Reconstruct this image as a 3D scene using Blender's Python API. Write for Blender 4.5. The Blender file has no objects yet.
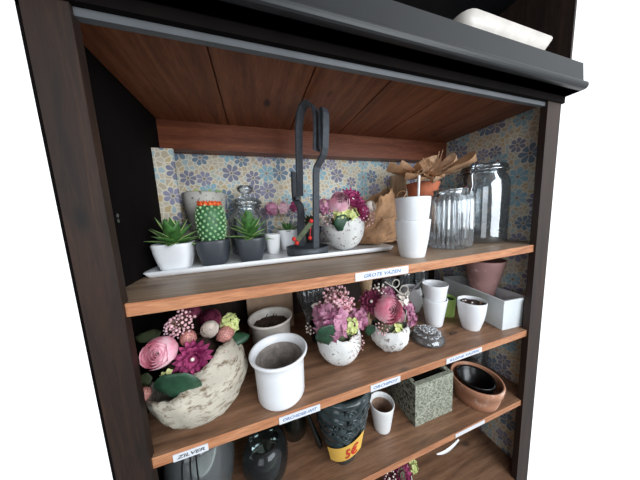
import bpy, math, random
from mathutils import Vector, Matrix, noise
random.seed(7)
PI = math.pi
U = 0.42            # metres per layout unit
EYE = 1.5           # height of the lens above the shop floor
C = bpy.context.scene.collection

# ---------------------------------------------------------------- camera, sky, lamps
cam_d = bpy.data.cameras.new('camera'); cam = bpy.data.objects.new('camera', cam_d); C.objects.link(cam)
cam_d.sensor_width = 36; cam_d.lens = 200.75/640*36; cam_d.clip_start = 0.01
R_, U_, F_ = (0.949780, -0.309143, -0.048458), (0.083485, 0.101094, 0.991368), (0.301576, 0.945627, -0.121826)      # lens right, up and forward
cam.matrix_world = Matrix(((R_[0], U_[0], -F_[0], 0), (R_[1], U_[1], -F_[1], 0), (R_[2], U_[2], -F_[2], EYE), (0, 0, 0, 1)))
bpy.context.scene.camera = cam
vs = bpy.context.scene.view_settings
vs.view_transform = 'Standard'; vs.look = 'None'; vs.gamma = 1; vs.use_curve_mapping = False
vs.exposure = 0.6

world = bpy.data.worlds.new('daylight'); bpy.context.scene.world = world; world.use_nodes = True
nt = world.node_tree; nt.nodes.clear()
wo = nt.nodes.new('ShaderNodeOutputWorld'); bg = nt.nodes.new('ShaderNodeBackground')
tc = nt.nodes.new('ShaderNodeTexCoord'); sp = nt.nodes.new('ShaderNodeSeparateXYZ')
nt.links.new(tc.outputs['Generated'], sp.inputs[0])
def wmath(op, a, b=None, c=None):
    n = nt.nodes.new('ShaderNodeMath'); n.operation = op
    for i, v in enumerate((a, b, c)):
        if v is None: continue
        if isinstance(v, (int, float)): n.inputs[i].default_value = v
        else: nt.links.new(v, n.inputs[i])
    return n.outputs[0]
def wramp(v, lo, hi):
    n = nt.nodes.new('ShaderNodeMapRange'); n.interpolation_type = 'SMOOTHSTEP'
    nt.links.new(v, n.inputs[0]); n.inputs[1].default_value = lo; n.inputs[2].default_value = hi
    n.inputs[3].default_value = 0; n.inputs[4].default_value = 1
    return n.outputs[0]
# bright white room beyond the cabinet; the shop behind the lens is dimmer, above all to the left and towards its floor
front = wramp(sp.outputs[1], 0.0, 0.15)
back = wmath('ADD', 0.07, wmath('MULTIPLY', wramp(sp.outputs[0], -0.5, 0.9), wmath('MULTIPLY_ADD', wramp(sp.outputs[2], -0.6, 0.5), 0.25, 0.45)))
st = wmath('MAXIMUM', front, back)
bg.inputs[0].default_value = (0.93, 0.97, 1.0, 1)
nt.links.new(st, bg.inputs[1]); nt.links.new(bg.outputs[0], wo.inputs[0])

def area(name, loc, target, sx, sy, power, col):
    l = bpy.data.lights.new(name, 'AREA'); l.shape = 'RECTANGLE'; l.size = sx; l.size_y = sy; l.energy = power; l.color = col
    o = bpy.data.objects.new(name, l); C.objects.link(o); o.location = loc
    o.rotation_euler = (Vector(target)-Vector(loc)).to_track_quat('-Z', 'Y').to_euler(); return o
area('shop_window_light', (0.95, -1.1, 1.8), (0.35, 0.6, 1.2), 1.3, 1.2, 24, (0.88, 0.95, 1.0))
area('shop_door_light', (-0.75, -1.2, 1.6), (0.5, 0.6, 1.15), 0.9, 1.4, 7, (0.9, 0.95, 1.0))  # unseen soft lamp giving daylight from the front left

# ---------------------------------------------------------------- materials
def lin(c):
    return tuple(((v/255)/12.92 if v/255 <= .04045 else ((v/255+.055)/1.055)**2.4) for v in c) + (1,)
class NT:
    def __init__(s, name):
        s.m = bpy.data.materials.new(name); s.m.use_nodes = True; s.t = s.m.node_tree
        s.p = s.t.nodes['Principled BSDF']
    def n(s, typ, **k):
        x = s.t.nodes.new(typ)
        for a, v in k.items(): setattr(x, a, v)
        return x
    def l(s, a, b): s.t.links.new(a, b)
    def put(s, sock, v):
        if isinstance(v, bpy.types.NodeSocket): s.l(v, sock)
        else: sock.default_value = v
    def math(s, op, a, b=None, c=None):
        x = s.n('ShaderNodeMath', operation=op)
        for i, v in enumerate((a, b, c)):
            if v is not None: s.put(x.inputs[i], v)
        return x.outputs[0]
    def mix(s, f, a, b, typ='MIX'):
        x = s.n('ShaderNodeMix', data_type='RGBA', blend_type=typ)
        s.put(x.inputs[0], f); s.put(x.inputs[6], a); s.put(x.inputs[7], b); return x.outputs[2]
    def coord(s, scale=(1, 1, 1), rot=(0, 0, 0), loc=(0, 0, 0)):
        t = s.n('ShaderNodeTexCoord'); m = s.n('ShaderNodeMapping')
        m.inputs[1].default_value = loc; m.inputs[2].default_value = rot; m.inputs[3].default_value = scale
        s.l(t.outputs['Object'], m.inputs[0]); return m.outputs[0]
    def noise(s, vec, scale, detail=3, rough=.55, dist=0):
        x = s.n('ShaderNodeTexNoise'); s.l(vec, x.inputs['Vector']); x.inputs['Scale'].default_value = scale
        x.inputs['Detail'].default_value = detail; x.inputs['Roughness'].default_value = rough; x.inputs['Distortion'].default_value = dist
        return x.outputs[0]
    def ramp(s, v, stops, interp='LINEAR'):
        x = s.n('ShaderNodeValToRGB'); s.l(v, x.inputs[0]); e = x.color_ramp; e.interpolation = interp
        while len(e.elements) < len(stops): e.elements.new(.5)
        for i, (p, c) in enumerate(stops): e.elements[i].position = p; e.elements[i].color = lin(c)
        return x.outputs[0]
    def bump(s, h, strength=.3, dist=.002):
        x = s.n('ShaderNodeBump'); x.inputs['Strength'].default_value = strength; x.inputs['Distance'].default_value = dist
        s.l(h, x.inputs['Height']); s.l(x.outputs[0], s.p.inputs['Normal'])

def plain(name, c, rough=.5, var=.12, vs_=40, metal=0, bump=0, spec=None):
    t = NT(name); v = t.coord(); nz = t.noise(v, vs_, 3)
    d = tuple(max(0, x*(1-var)) for x in c); h = tuple(min(255, x*(1+var)) for x in c)
    t.l(t.ramp(nz, [(.3, d), (.7, h)]), t.p.inputs['Base Color'])
    t.p.inputs['Roughness'].default_value = rough; t.p.inputs['Metallic'].default_value = metal
    if spec is not None: t.p.inputs['Specular IOR Level'].default_value = spec
    if bump: t.bump(nz, bump, .002)
    return t.m
def petals(name, dark, light, sc=28, rough=.6):
    t = NT(name); nz = t.noise(t.coord(), sc, 3, .6)
    t.l(t.ramp(nz, [(.35, dark), (.62, light)]), t.p.inputs['Base Color']); t.p.inputs['Roughness'].default_value = rough; return t.m
def wood(name, dark, mid, light, axis='X', rough=.6, sc=1.0, knots=True, stain=None):
    t = NT(name)
    s = {'X': (1.2, 14, 14), 'Y': (14, 1.2, 14), 'Z': (14, 14, 1.2)}[axis]
    v = t.coord(tuple(k*sc for k in s)); base = t.noise(v, 4, 6, .6, .6)
    col = t.ramp(base, [(.28, dark), (.5, mid), (.72, light)])
    fine = t.noise(t.coord(tuple(k*5*sc for k in s)), 6, 2)
    col = t.mix(.35, col, t.ramp(fine, [(.35, (120, 120, 120)), (.65, (255, 255, 255))]), 'MULTIPLY')
    if knots:
        vo = t.n('ShaderNodeTexVoronoi'); vo.inputs['Scale'].default_value = 1.0
        ks = {'X': (4.5, 9, 3), 'Y': (9, 4.5, 3), 'Z': (9, 9, 4)}[axis]
        t.l(t.coord(ks), vo.inputs['Vector'])
        k = t.ramp(vo.outputs['Distance'], [(.05, (70, 70, 70)), (.12, (255, 255, 255))])
        col = t.mix(.8, col, k, 'MULTIPLY')
    if stain:
        col = t.mix(t.math('MULTIPLY', t.noise(t.coord(), 9, 4), stain[1]), col, lin(stain[0]))
    t.l(col, t.p.inputs['Base Color']); t.p.inputs['Roughness'].default_value = rough
    t.bump(base, .25, .001); return t.m
def clear(name, tint=(.93, .96, .97), gloss=.10, milk=.04, bumpy=0):
    # thin clear glass: mostly see-through, mirror-like towards its edges
    t = NT(name); out = t.t.nodes['Material Output']; t.t.nodes.remove(t.p)
    tr = t.n('ShaderNodeBsdfTransparent'); tr.inputs[0].default_value = tint+(1,)
    gl = t.n('ShaderNodeBsdfGlossy'); gl.inputs['Roughness'].default_value = .04; gl.inputs[0].default_value = (.95, .97, 1, 1)
    df = t.n('ShaderNodeBsdfTranslucent'); df.inputs[0].default_value = (.8, .84, .86, 1)
    d2 = t.n('ShaderNodeBsdfDiffuse'); d2.inputs[0].default_value = (.8, .84, .86, 1)
    fr = t.n('ShaderNodeFresnel'); fr.inputs[0].default_value = 1.5
    if bumpy:
        b_ = t.n('ShaderNodeBump'); b_.inputs['Strength'].default_value = bumpy; b_.inputs['Distance'].default_value = .003
        t.l(t.noise(t.coord(), 90, 2), b_.inputs['Height']); t.l(b_.outputs[0], gl.inputs['Normal']); t.l(b_.outputs[0], fr.inputs['Normal'])
    m0 = t.n('ShaderNodeMixShader'); m0.inputs[0].default_value = .5; t.l(df.outputs[0], m0.inputs[1]); t.l(d2.outputs[0], m0.inputs[2])
    m1 = t.n('ShaderNodeMixShader'); m1.inputs[0].default_value = milk; t.l(tr.outputs[0], m1.inputs[1]); t.l(m0.outputs[0], m1.inputs[2])
    m2 = t.n('ShaderNodeMixShader'); t.l(t.math('MULTIPLY_ADD', fr.outputs[0], 1.0, gloss-.04), m2.inputs[0]); t.l(m1.outputs[0], m2.inputs[1]); t.l(gl.outputs[0], m2.inputs[2])
    t.l(m2.outputs[0], out.inputs[0]); return t.m
def glass(name, c=(255, 255, 255), rough=.01, ior=1.45):
    t = NT(name); t.p.inputs['Base Color'].default_value = lin(c); t.p.inputs['Transmission Weight'].default_value = 1
    t.p.inputs['Roughness'].default_value = rough; t.p.inputs['IOR'].default_value = ior; return t.m
def wallpaper(name, horizontal):
    t = NT(name); tc = t.n('ShaderNodeTexCoord'); s = t.n('ShaderNodeSeparateXYZ'); t.l(tc.outputs['Object'], s.inputs[0])
    cb = t.n('ShaderNodeCombineXYZ'); t.l(s.outputs[horizontal], cb.inputs[0]); t.l(s.outputs[2], cb.inputs[1])
    def sc(k):
        x = t.n('ShaderNodeVectorMath', operation='SCALE'); t.l(cb.outputs[0], x.inputs[0]); x.inputs[3].default_value = k; return x.outputs[0]
    def vor(k, feat='F1', rnd=.7):
        x = t.n('ShaderNodeTexVoronoi', voronoi_dimensions='2D', feature=feat); x.inputs['Scale'].default_value = 1
        x.inputs['Randomness'].default_value = rnd; t.l(sc(k), x.inputs['Vector']); return x
    # small leaves and buds between the flowers, drawn with cream outlines
    vb = vor(58, rnd=1.0); ve = vor(58, 'DISTANCE_TO_EDGE', 1.0)
    sx = t.n('ShaderNodeSeparateColor'); t.l(vb.outputs['Color'], sx.inputs[0])
    leaf = t.ramp(sx.outputs[0], [(0, (196, 180, 156)), (.3, (206, 194, 174)), (.55, (176, 194, 198)), (.72, (204, 180, 140)), (.88, (194, 196, 182))], 'CONSTANT')
    bgc = t.mix(t.math('LESS_THAN', ve.outputs['Distance'], .10), leaf, lin((226, 218, 200)))
    col = bgc
    for k, rad, pet, pal in ((13.5, .42, 3.5, [(0, (120, 140, 160)), (.25, (150, 148, 172)), (.5, (150, 186, 198)), (.75, (132, 132, 152))]),):
        v = vor(k, rnd=.62); d = t.n('ShaderNodeVectorMath', operation='SUBTRACT'); t.l(sc(k), d.inputs[0]); t.l(v.outputs['Position'], d.inputs[1])
        q = t.n('ShaderNodeSeparateXYZ'); t.l(d.outputs[0], q.inputs[0])
        ang = t.math('ARCTAN2', q.outputs[1], q.outputs[0]); r = v.outputs['Distance']
        cs = t.math('ABSOLUTE', t.math('COSINE', t.math('MULTIPLY', ang, pet)))
        sc2 = t.n('ShaderNodeSeparateColor'); t.l(v.outputs['Color'], sc2.inputs[0])
        size = t.math('MULTIPLY_ADD', sc2.outputs[1], .16, rad-.10)
        edge = t.math('MULTIPLY', size, t.math('MULTIPLY_ADD', cs, .35, .72))
        inside = t.math('LESS_THAN', r, edge); rim = t.math('LESS_THAN', r, t.math('ADD', edge, .05))
        pc = t.ramp(sc2.outputs[0], pal, 'CONSTANT')
        pc = t.mix(t.math('LESS_THAN', cs, .3), pc, lin((214, 206, 196)))
        pc = t.mix(t.math('LESS_THAN', r, .11), pc, lin((196, 186, 170)))
        pc = t.mix(t.math('LESS_THAN', r, .05), pc, lin((120, 110, 110)))
        col = t.mix(rim, col, lin((226, 218, 200))); col = t.mix(inside, col, pc)
    t.l(col, t.p.inputs['Base Color']); t.p.inputs['Roughness'].default_value = .75; return t.m
def speckle(name, base, spot, scale=60, thr=.58, rough=.8, bump=.5, soft=.05, sx=1):
    t = NT(name); v = t.coord((1, 1, sx)); n1 = t.noise(v, scale, 5, .7)
    b = t.noise(v, scale*.25, 3)
    c0 = t.ramp(b, [(.3, tuple(x*.82 for x in base)), (.7, base)])
    m = t.n('ShaderNodeMapRange'); t.l(n1, m.inputs[0]); m.inputs[1].default_value = thr; m.inputs[2].default_value = thr+soft
    t.l(t.mix(m.outputs[0], c0, lin(spot)), t.p.inputs['Base Color'])
    t.p.inputs['Roughness'].default_value = rough
    inv = t.math('SUBTRACT', 1, m.outputs[0]); t.bump(inv, bump, .0015); return t.m

M = {}
M['black'] = plain('black_paint', (19, 21, 24), .42, .15, 30)
M['blackin'] = plain('dark_stained_inside', (14, 10, 9), .95, .2, 20, spec=.1)
M['stile'] = wood('stained_stile', (26, 15, 10), (44, 26, 16), (60, 36, 22), 'Z')
M['shelf_top'] = wood('worn_shelf_top', (92, 58, 38), (142, 98, 70), (172, 130, 100), 'X', .42, stain=((150, 130, 112), .35))
M['shelf_pale'] = wood('greyed_shelf_top', (112, 86, 66), (160, 130, 104), (188, 160, 134), 'X', .42, stain=((160, 146, 130), .35))  # shelf wood again, its grazing sheen put into a paler colour
M['shelf_edge'] = wood('shelf_edge', (160, 98, 62), (196, 132, 92), (214, 154, 114), 'X', .6, knots=False)
M['ceil'] = wood('ceiling_planks', (104, 56, 32), (134, 76, 46), (156, 96, 62), 'Y', .55)
M['beam'] = wood('reddish_rail', (100, 50, 30), (130, 70, 44), (148, 88, 58), 'X', .5)
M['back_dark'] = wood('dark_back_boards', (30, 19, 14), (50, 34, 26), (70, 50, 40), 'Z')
M['paper_b'] = wallpaper('flower_wallpaper_back', 0)
M['paper_s'] = wallpaper('flower_wallpaper_side', 1)
M['white'] = plain('white_glaze', (240, 241, 244), .28, .015, 20)
M['white_matt'] = plain('white_matt', (238, 238, 238), .5, .02, 20)
M['cream_pot'] = plain('cream_glaze', (206, 198, 190), .35, .06, 20)
M['lip'] = plain('worn_grey_paint', (88, 90, 93), .45, .06, 12)
M['liner'] = plain('dusty_inside', (150, 140, 134), .7, .15, 60)  # greyer matt tone for the inside of the large white pot
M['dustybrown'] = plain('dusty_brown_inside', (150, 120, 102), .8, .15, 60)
M['anthracite'] = plain('anthracite_glaze', (58, 62, 68), .4, .06, 30)
M['iron'] = plain('black_iron', (74, 78, 84), .5, .1, 60, metal=.2)
M['soil'] = plain('potting_soil', (58, 42, 34), .95, .45, 260, bump=.8)
M['crackle'] = speckle('cracked_plaster', (242, 241, 238), (134, 118, 110), 66, .57)
M['stonepot'] = speckle('weathered_stone', (206, 202, 194), (110, 100, 86), 70, .57)
M['eggshell'] = speckle('rough_egg_plaster', (204, 195, 178), (112, 94, 72), 42, .50, soft=.16, sx=2.0)
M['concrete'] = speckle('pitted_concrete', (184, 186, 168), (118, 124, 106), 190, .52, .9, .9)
M['concrete_side'] = speckle('mossy_rough_concrete', (158, 158, 138), (36, 36, 30), 95, .50, .9, 1)  # darker, coarser pits for the left face of the planter
M['terra'] = plain('terracotta', (186, 106, 74), .8, .1, 25)
M['terra_pale'] = speckle('limed_terracotta', (200, 140, 108), (222, 190, 172), 18, .52, .8, .1, .15)
M['pinkclay'] = speckle('pink_clay', (176, 132, 128), (206, 168, 160), 30, .6, .7, .2, .1)
M['plastic_black'] = plain('black_plastic', (16, 16, 18), .25, .1, 20)
M['glass'] = clear('clear_glass', gloss=.12, milk=.08)
M['glass_rib'] = clear('ribbed_glass', gloss=.14, milk=.14)
M['glass_thick'] = clear('cut_glass', (.98, .98, .98), .10, .16, bumpy=.25)
M['smoke'] = clear('smoked_glass', (.42, .46, .42), .03, .03)
M['milkglass'] = clear('greyed_glass', (.75, .78, .74), .04, .16)
M['glass_rim'] = clear('frosted_rim', (.95, .96, .96), .10, .5)
M['darkglass'] = plain('dark_green_glass', (16, 22, 20), .08, .1, 10)
M['kraft'] = plain('kraft_paper', (172, 132, 98), .8, .12, 30, bump=.4)
M['kraft_l'] = plain('pale_packing_paper', (206, 168, 134), .8, .12, 40, bump=.4)
M['card'] = plain('cardboard', (176, 146, 122), .8, .05, 30)
M['paleWood'] = wood('pale_pine', (186, 150, 112), (206, 172, 134), (216, 186, 150), 'Z', .6, knots=False)
M['trough'] = plain('grey_white_plastic', (222, 226, 228), .4, .03, 10)
M['lime'] = plain('lime_plastic', (172, 206, 112), .5, .06, 20)
M['slate'] = plain('slate_glaze', (46, 56, 58), .2, .3, 40)
M['tag'] = plain('yellow_tag', (236, 186, 84), .6, .04, 20)
M['red'] = plain('red_ink', (206, 44, 36), .6, .05, 20)
M['label'] = plain('white_label', (222, 224, 230), .35, .03, 20)
M['ink'] = plain('blue_ink', (92, 120, 168), .5, .05, 20)
M['inkdark'] = plain('dark_ink', (50, 54, 60), .5, .05, 20)
M['steel'] = plain('steel', (190, 192, 196), .25, .05, 20, metal=1)
M['wire'] = plain('cream_wire', (200, 194, 184), .5, .05, 20)
M['leaf'] = plain('dark_leaf', (34, 66, 46), .45, .25, 50)
M['leaf_b'] = plain('dull_foliage', (74, 82, 56), .6, .3, 50)
M['succ'] = plain('succulent_green', (66, 108, 54), .4, .25, 60)
M['succ_e'] = plain('succulent_margin', (176, 200, 128), .45, .1, 60)
M['cactus'] = plain('cactus_green', (56, 104, 66), .5, .2, 80)
M['cactus_t'] = plain('cactus_tubercle', (140, 176, 128), .5, .2, 120)
M['orange'] = plain('orange_bloom', (226, 96, 44), .5, .15, 120)
M['rose'] = petals('pink_petals', (238, 138, 166), (253, 208, 218))
M['rosepale'] = petals('pale_pink_petals', (232, 176, 194), (246, 214, 222))
M['magenta'] = petals('magenta_petals', (128, 26, 80), (192, 84, 134), 60)
M['mauve'] = petals('mauve_petals', (138, 66, 100), (206, 148, 172), 40)
M['wine'] = petals('wine_petals', (84, 22, 48), (146, 62, 92), 60)
M['green_f'] = petals('lime_petals', (186, 198, 112), (220, 224, 160), 50)
M['cream'] = plain('cream_petals', (236, 224, 214), .6, .06, 60)
M['berry'] = plain('blush_berries', (224, 176, 182), .5, .15, 90)
M['glitter'] = plain('rosy_glitter', (176, 120, 112), .35, .35, 400, bump=.8)
M['stem'] = plain('dry_stem', (140, 112, 92), .8, .1, 60)
M['peel'] = plain('peeling_paper', (232, 234, 236), .5, .02, 20)

# ---------------------------------------------------------------- mesh helpers (layout units)
def W(x, y, z): return Vector((x*U, y*U, EYE+z*U))
class MB:
    def __init__(s): s.v = []; s.f = []; s.mi = []; s.sm = []
    def add(s, vs, fs, mi=0, sm=True):
        b = len(s.v); s.v += [tuple(v) for v in vs]
        for f in fs: s.f.append([b+i for i in f]); s.mi.append(mi); s.sm.append(sm)
    def box(s, x0, x1, y0, y1, z0, z1, mi=0, front=None):
        v = [(x, y, z) for z in (z0, z1) for y in (y0, y1) for x in (x0, x1)]
        s.add(v, [(0, 2, 3, 1), (4, 5, 7, 6), (2, 6, 7, 3), (0, 4, 6, 2), (1, 3, 7, 5)], mi, False)
        s.add(v, [(0, 1, 5, 4)], mi if front is None else front, False)
    def lathe(s, prof, cx, cy, cz, n=40, mi=0, sq=0, rib=0, ribn=0, m=None, tilt=None, capb=True, capt=False, wob=0):
        P = []
        for j, (r, z) in enumerate(prof):
            for i in range(n):
                a = 2*PI*i/n; c, si = math.cos(a), math.sin(a); rr = r
                if sq: rr = r/((abs(c)**sq+abs(si)**sq)**(1/sq)) * (1.0 if sq < 2.1 else .93)
                if ribn: rr *= 1+rib*math.cos(ribn*a)
                if wob: rr *= 1+wob*(noise.noise(Vector((c*1.7, si*1.7, z*6+cx))) )
                p = Vector((rr*c, rr*si, z))
                if tilt is not None: p = tilt @ p
                P.append((cx+p.x, cy+p.y, cz+p.z))
        F = []
        for j in range(len(prof)-1):
            for i in range(n):
                k = (i+1) % n; F.append((j*n+i, j*n+k, (j+1)*n+k, (j+1)*n+i))
        s.add(P, F, mi)
        if capb: s.add(P[:n], [tuple(reversed(range(n)))], mi, False)
        if capt: s.add(P[-n:], [tuple(range(n))], mi, False)
    def tube(s, pts, r, n=8, mi=0, flat=None):
        pts = [Vector(p) for p in pts]; P = []
        for j, p in enumerate(pts):
            d = (pts[min(j+1, len(pts)-1)]-pts[max(j-1, 0)]).normalized()
            a = d.cross(Vector((0, 0, 1)) if abs(d.z) < .9 else Vector((0, 1, 0))).normalized(); b = a.cross(d)
            rr = r[j] if isinstance(r, (list, tuple)) else r
            for i in range(n):
                t = 2*PI*i/n; P.append(p+a*math.cos(t)*rr+b*math.sin(t)*rr)
        F = [(j*n+i, j*n+(i+1) % n, (j+1)*n+(i+1) % n, (j+1)*n+i) for j in range(len(pts)-1) for i in range(n)]
        s.add(P, F, mi); s.add(P[:n], [tuple(reversed(range(n)))], mi, False); s.add(P[-n:], [tuple(range(n))], mi, False)
    def strap(s, pts, wdir, w, t, mi=0):          # flat iron band along pts, width along wdir
        pts = [Vector(p) for p in pts]; wd = Vector(wdir).normalized(); P = []
        for j, p in enumerate(pts):
            d = (pts[min(j+1, len(pts)-1)]-pts[max(j-1, 0)]).normalized(); nn = d.cross(wd).normalized()
            for a, b in ((-1, -1), (1, -1), (1, 1), (-1, 1)): P.append(p+wd*a*w/2+nn*b*t/2)
        F = [(j*4+i, j*4+(i+1) % 4, (j+1)*4+(i+1) % 4, (j+1)*4+i) for j in range(len(pts)-1) for i in range(4)]
        s.add(P, F, mi, False); s.add(P[:4], [(3, 2, 1, 0)], mi, False); s.add(P[-4:], [(0, 1, 2, 3)], mi, False)
    def ball(s, c, r, mi=0, n=8, sc=(1, 1, 1), wob=0):
        P = []; m = max(4, n//2+1)
        for j in range(1, m):
            ph = PI*j/m
            for i in range(n):
                a = 2*PI*i/n; d = Vector((math.sin(ph)*math.cos(a), math.sin(ph)*math.sin(a), math.cos(ph)))
                k = r*(1+wob*noise.noise(d*2.5+Vector(c)*9)) if wob else r
                P.append((c[0]+d.x*k*sc[0], c[1]+d.y*k*sc[1], c[2]+d.z*k*sc[2]))
        F = [(j*n+i, (j+1)*n+i, (j+1)*n+(i+1) % n, j*n+(i+1) % n) for j in range(m-2) for i in range(n)]
        t = len(P); P.append((c[0], c[1], c[2]+r*sc[2])); P.append((c[0], c[1], c[2]-r*sc[2]))
        F += [(t, i, (i+1) % n) for i in range(n)] + [(t+1, (m-2)*n+(i+1) % n, (m-2)*n+i) for i in range(n)]
        s.add(P, F, mi)
    def petal(s, base, d, up, L, w, curl=0, cup=0, mi=0, tip=.5, nu=5, ruff=0):
        base = Vector(base); d = Vector(d).normalized(); up = Vector(up); up = (up-d*up.dot(d))
        if up.length < 1e-4: up = d.orthogonal()
        up.normalize(); sd = d.cross(up); P = []
        for j in range(nu+1):
            u = j/nu; ww = w*(math.sin(PI*min(1, (u*.88+.1)))**tip)*.5
            if j == nu: ww *= .35
            for i in range(5):
                v = (i-2)/2
                P.append(base+d*L*u+sd*ww*v+up*(curl*L*u*u+cup*w*v*v*u+ruff*w*math.sin(7*u+5*v)))
        F = [(j*5+i, j*5+i+1, (j+1)*5+i+1, (j+1)*5+i) for j in range(nu) for i in range(4)]
        s.add(P, F, mi)
    def leaf(s, base, d, up, L, w, t, curl, mi=0, me=1, nu=7):          # fleshy pointed leaf with pale margins
        base = Vector(base); d = Vector(d).normalized(); up = Vector(up); up = (up-d*up.dot(d)).normalized(); sd = d.cross(up)
        cs = [(-1, 0), (-.72, .3), (0, .1), (.72, .3), (1, 0), (.6, -.75), (0, -1), (-.6, -.75)]; n = len(cs); P = []
        for j in range(nu+1):
            u = j/nu; k = (1-u**2.2)*(.55+1.1*u*(1-u)*1.6)+.015; o = base+d*L*u+up*curl*L*u*u
            for a, b in cs: P.append(o+sd*w*.5*a*k+up*t*.5*b*k)
        for j in range(nu):
            for i in range(n):
                q = (j*n+i, j*n+(i+1) % n, (j+1)*n+(i+1) % n, (j+1)*n+i)
                s.add([P[x] for x in q], [(0, 1, 2, 3)], me if i in (0, 3) else mi)
    def build(s, name, mats, parent=None, bevel=0):
        me = bpy.data.meshes.new(name)
        off = parent.location if parent is not None else None
        if parent is not None and parent.parent is not None: off = parent.parent.location
        ctr = off if off is not None else W(*[sum(v[k] for v in s.v)/len(s.v) if k < 2 else min(v[2] for v in s.v) for k in range(3)])
        me.from_pydata([tuple(W(*v)-ctr) for v in s.v], [], s.f)
        for m in (mats if isinstance(mats, (list, tuple)) else [mats]): me.materials.append(M[m])
        for p, mi, sm in zip(me.polygons, s.mi, s.sm): p.material_index = mi; p.use_smooth = sm
        o = bpy.data.objects.new(name, me); C.objects.link(o)
        if parent is not None: o.parent = parent
        else: o.location = ctr
        if bevel:
            b = o.modifiers.new('bevel', 'BEVEL'); b.width = bevel*U; b.segments = 2; b.limit_method = 'ANGLE'
        return o
def tag(o, label, cat, group=None, kind=None):
    o['label'] = label; o['category'] = cat
    if group: o['group'] = group
    if kind: o['kind'] = kind
    return o
def thing(name, label, cat, x, y, z, group=None):
    o = bpy.data.objects.new(name, None); C.objects.link(o); o.location = W(x, y, z); o.empty_display_size = .03
    return tag(o, label, cat, group)
def lettering(mb, text, x0, x1, y, z0, z1, mi, slant=0):
    """print `text` as real letter faces on a label face at depth y"""
    cu = bpy.data.curves.new('txt', 'FONT'); cu.body = text; cu.size = 1; cu.shear = slant
    cu.resolution_u = 2; cu.offset = .018; to = bpy.data.objects.new('txt', cu); C.objects.link(to)
    bpy.context.view_layer.update(); me = to.to_mesh(); vs_ = [v.co.copy() for v in me.vertices]
    ax, bx_ = min(v.x for v in vs_), max(v.x for v in vs_); az, bz = min(v.y for v in vs_), max(v.y for v in vs_)
    P = [(x0+(v.x-ax)/(bx_-ax)*(x1-x0), y, z0+(v.y-az)/(bz-az)*(z1-z0)) for v in vs_]
    mb.add(P, [tuple(p.vertices) for p in me.polygons], mi, False)
    to.to_mesh_clear(); C.objects.unlink(to); bpy.data.objects.remove(to); return P

# ---------------------------------------------------------------- the cabinet
XL, XR, YB = -0.66, 2.30, 2.09
S1, S2, S3, S4, ZC = -0.325, -1.06, -1.73, -2.57, 0.80
cab = thing('display_cabinet', 'old black wooden shop cabinet with flower wallpaper inside and brown plank shelves', 'cabinet', 0.8, 1.5, -3.0)
b = MB(); b.box(XL-.02, XL, 1.0, YB+.03, -3.0, 1.75, 0); b.build('side_panel', 'blackin', cab)
b = MB(); b.box(XR, XR+.02, .96, YB+.03, .86, 1.75, 0); b.build('upper_side_panel', 'back_dark', cab)
b = MB(); b.box(XR, XR+.02, 1.0, YB+.03, -3.0, .86, 0)
o = b.build('side_panel', 'paper_s', cab); o['label'] = 'right side panel papered with dark blue flowers'
b = MB(); b.box(XL, XR, YB, YB+.03, -.35, ZC+.13, 0); b.build('back_panel', 'paper_b', cab)
b = MB(); b.box(XL, XR, YB, YB+.03, -3.0, -.35, 0); o = b.build('back_panel', 'back_dark', cab); o['label'] = 'bare dark back boards below the top shelf'  # lower back panel drawn in the dark wood tone, without wallpaper
b = MB(); b.box(XL, -.535, .985, 1.03, -3.0, ZC+.2, 0); b.build('stile', 'stile', cab, .006)
b = MB(); b.box(XR-.165, XR, .985, 1.03, -3.0, ZC+.2, 0); b.build('stile', 'stile', cab, .006)
b = MB(); b.box(XL, -.532, 1.80, 1.83, -.29, .54, 0); o = b.build('pilaster', 'paper_b', cab); o['label'] = 'narrow papered upright board in the left corner'
# ceiling planks, seams running from front to back
b = MB(); seams = [XL, -.142, .385, .868, 1.348, 1.845, XR]
for a, c in zip(seams, seams[1:]): b.box(a+.004, c-.004, 1.02, YB, ZC, ZC+.04)
b.box(XL, XR, 1.02, YB, ZC+.03, ZC+.06)
o = b.build('ceiling_board', 'ceil', cab, .003)
b = MB(); b.box(XL, XR, 1.955, YB, .585, .80, 0); b.build('back_rail', 'beam', cab, .01)
# cornice: lip under the ceiling, dark recess, rounded bead, flat fascia
def extr(prof, x0, x1, mb, mi=0):
    n = len(prof); P = [(x, y, z) for x in (x0, x1) for y, z in prof]
    mb.add(P, [(i, (i+1) % n, n+(i+1) % n, n+i) for i in range(n)], mi, False)
    mb.add(P, [tuple(reversed(range(n))), tuple(range(n, 2*n))], mi, False)
b = MB(); b.box(XL-.02, XR+.02, 1.0, 1.03, .728, .756)
b.build('lip_moulding', 'lip', cab, .004)
b = MB(); b.box(XL-.02, XR+.02, .975, 1.03, .7565, .80); b.box(XL-.02, XR+.02, .90, 1.03, .80, .86)
b.build('recess_board', 'blackin', cab)
b = MB(); pr = [(.97, .80), (.885, .80)]
for i in range(9):
    a = -PI/2+PI*i/8; pr.append((.885-.022*math.cos(a), .827+.027*math.sin(a)))
pr += [(.89, .862), (.90, .985), (.97, .985)]
extr(pr, XL-.02, XR+.02, b); b.build('cornice', 'black', cab)
b = MB(); b.box(XL, XR, .95, YB, .945, .985, 0); b.build('upper_shelf', 'back_dark', cab)
b = MB()
for i in range(14): b.box(XL+i*.2143+.003, XL+(i+1)*.2143-.003, 1.72, 1.76, .985, 1.75)
b.build('upper_back_panel', 'back_dark', cab, .003)
b = MB(); b.box(XL-.02, XR+.02, .95, YB, 1.75, 1.79, 0); b.build('top_board', 'black', cab)
b = MB(); b.box(XL, XR, 1.04, YB, -3.0, S4-.06, 0); b.build('plinth', 'blackin', cab)

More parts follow.
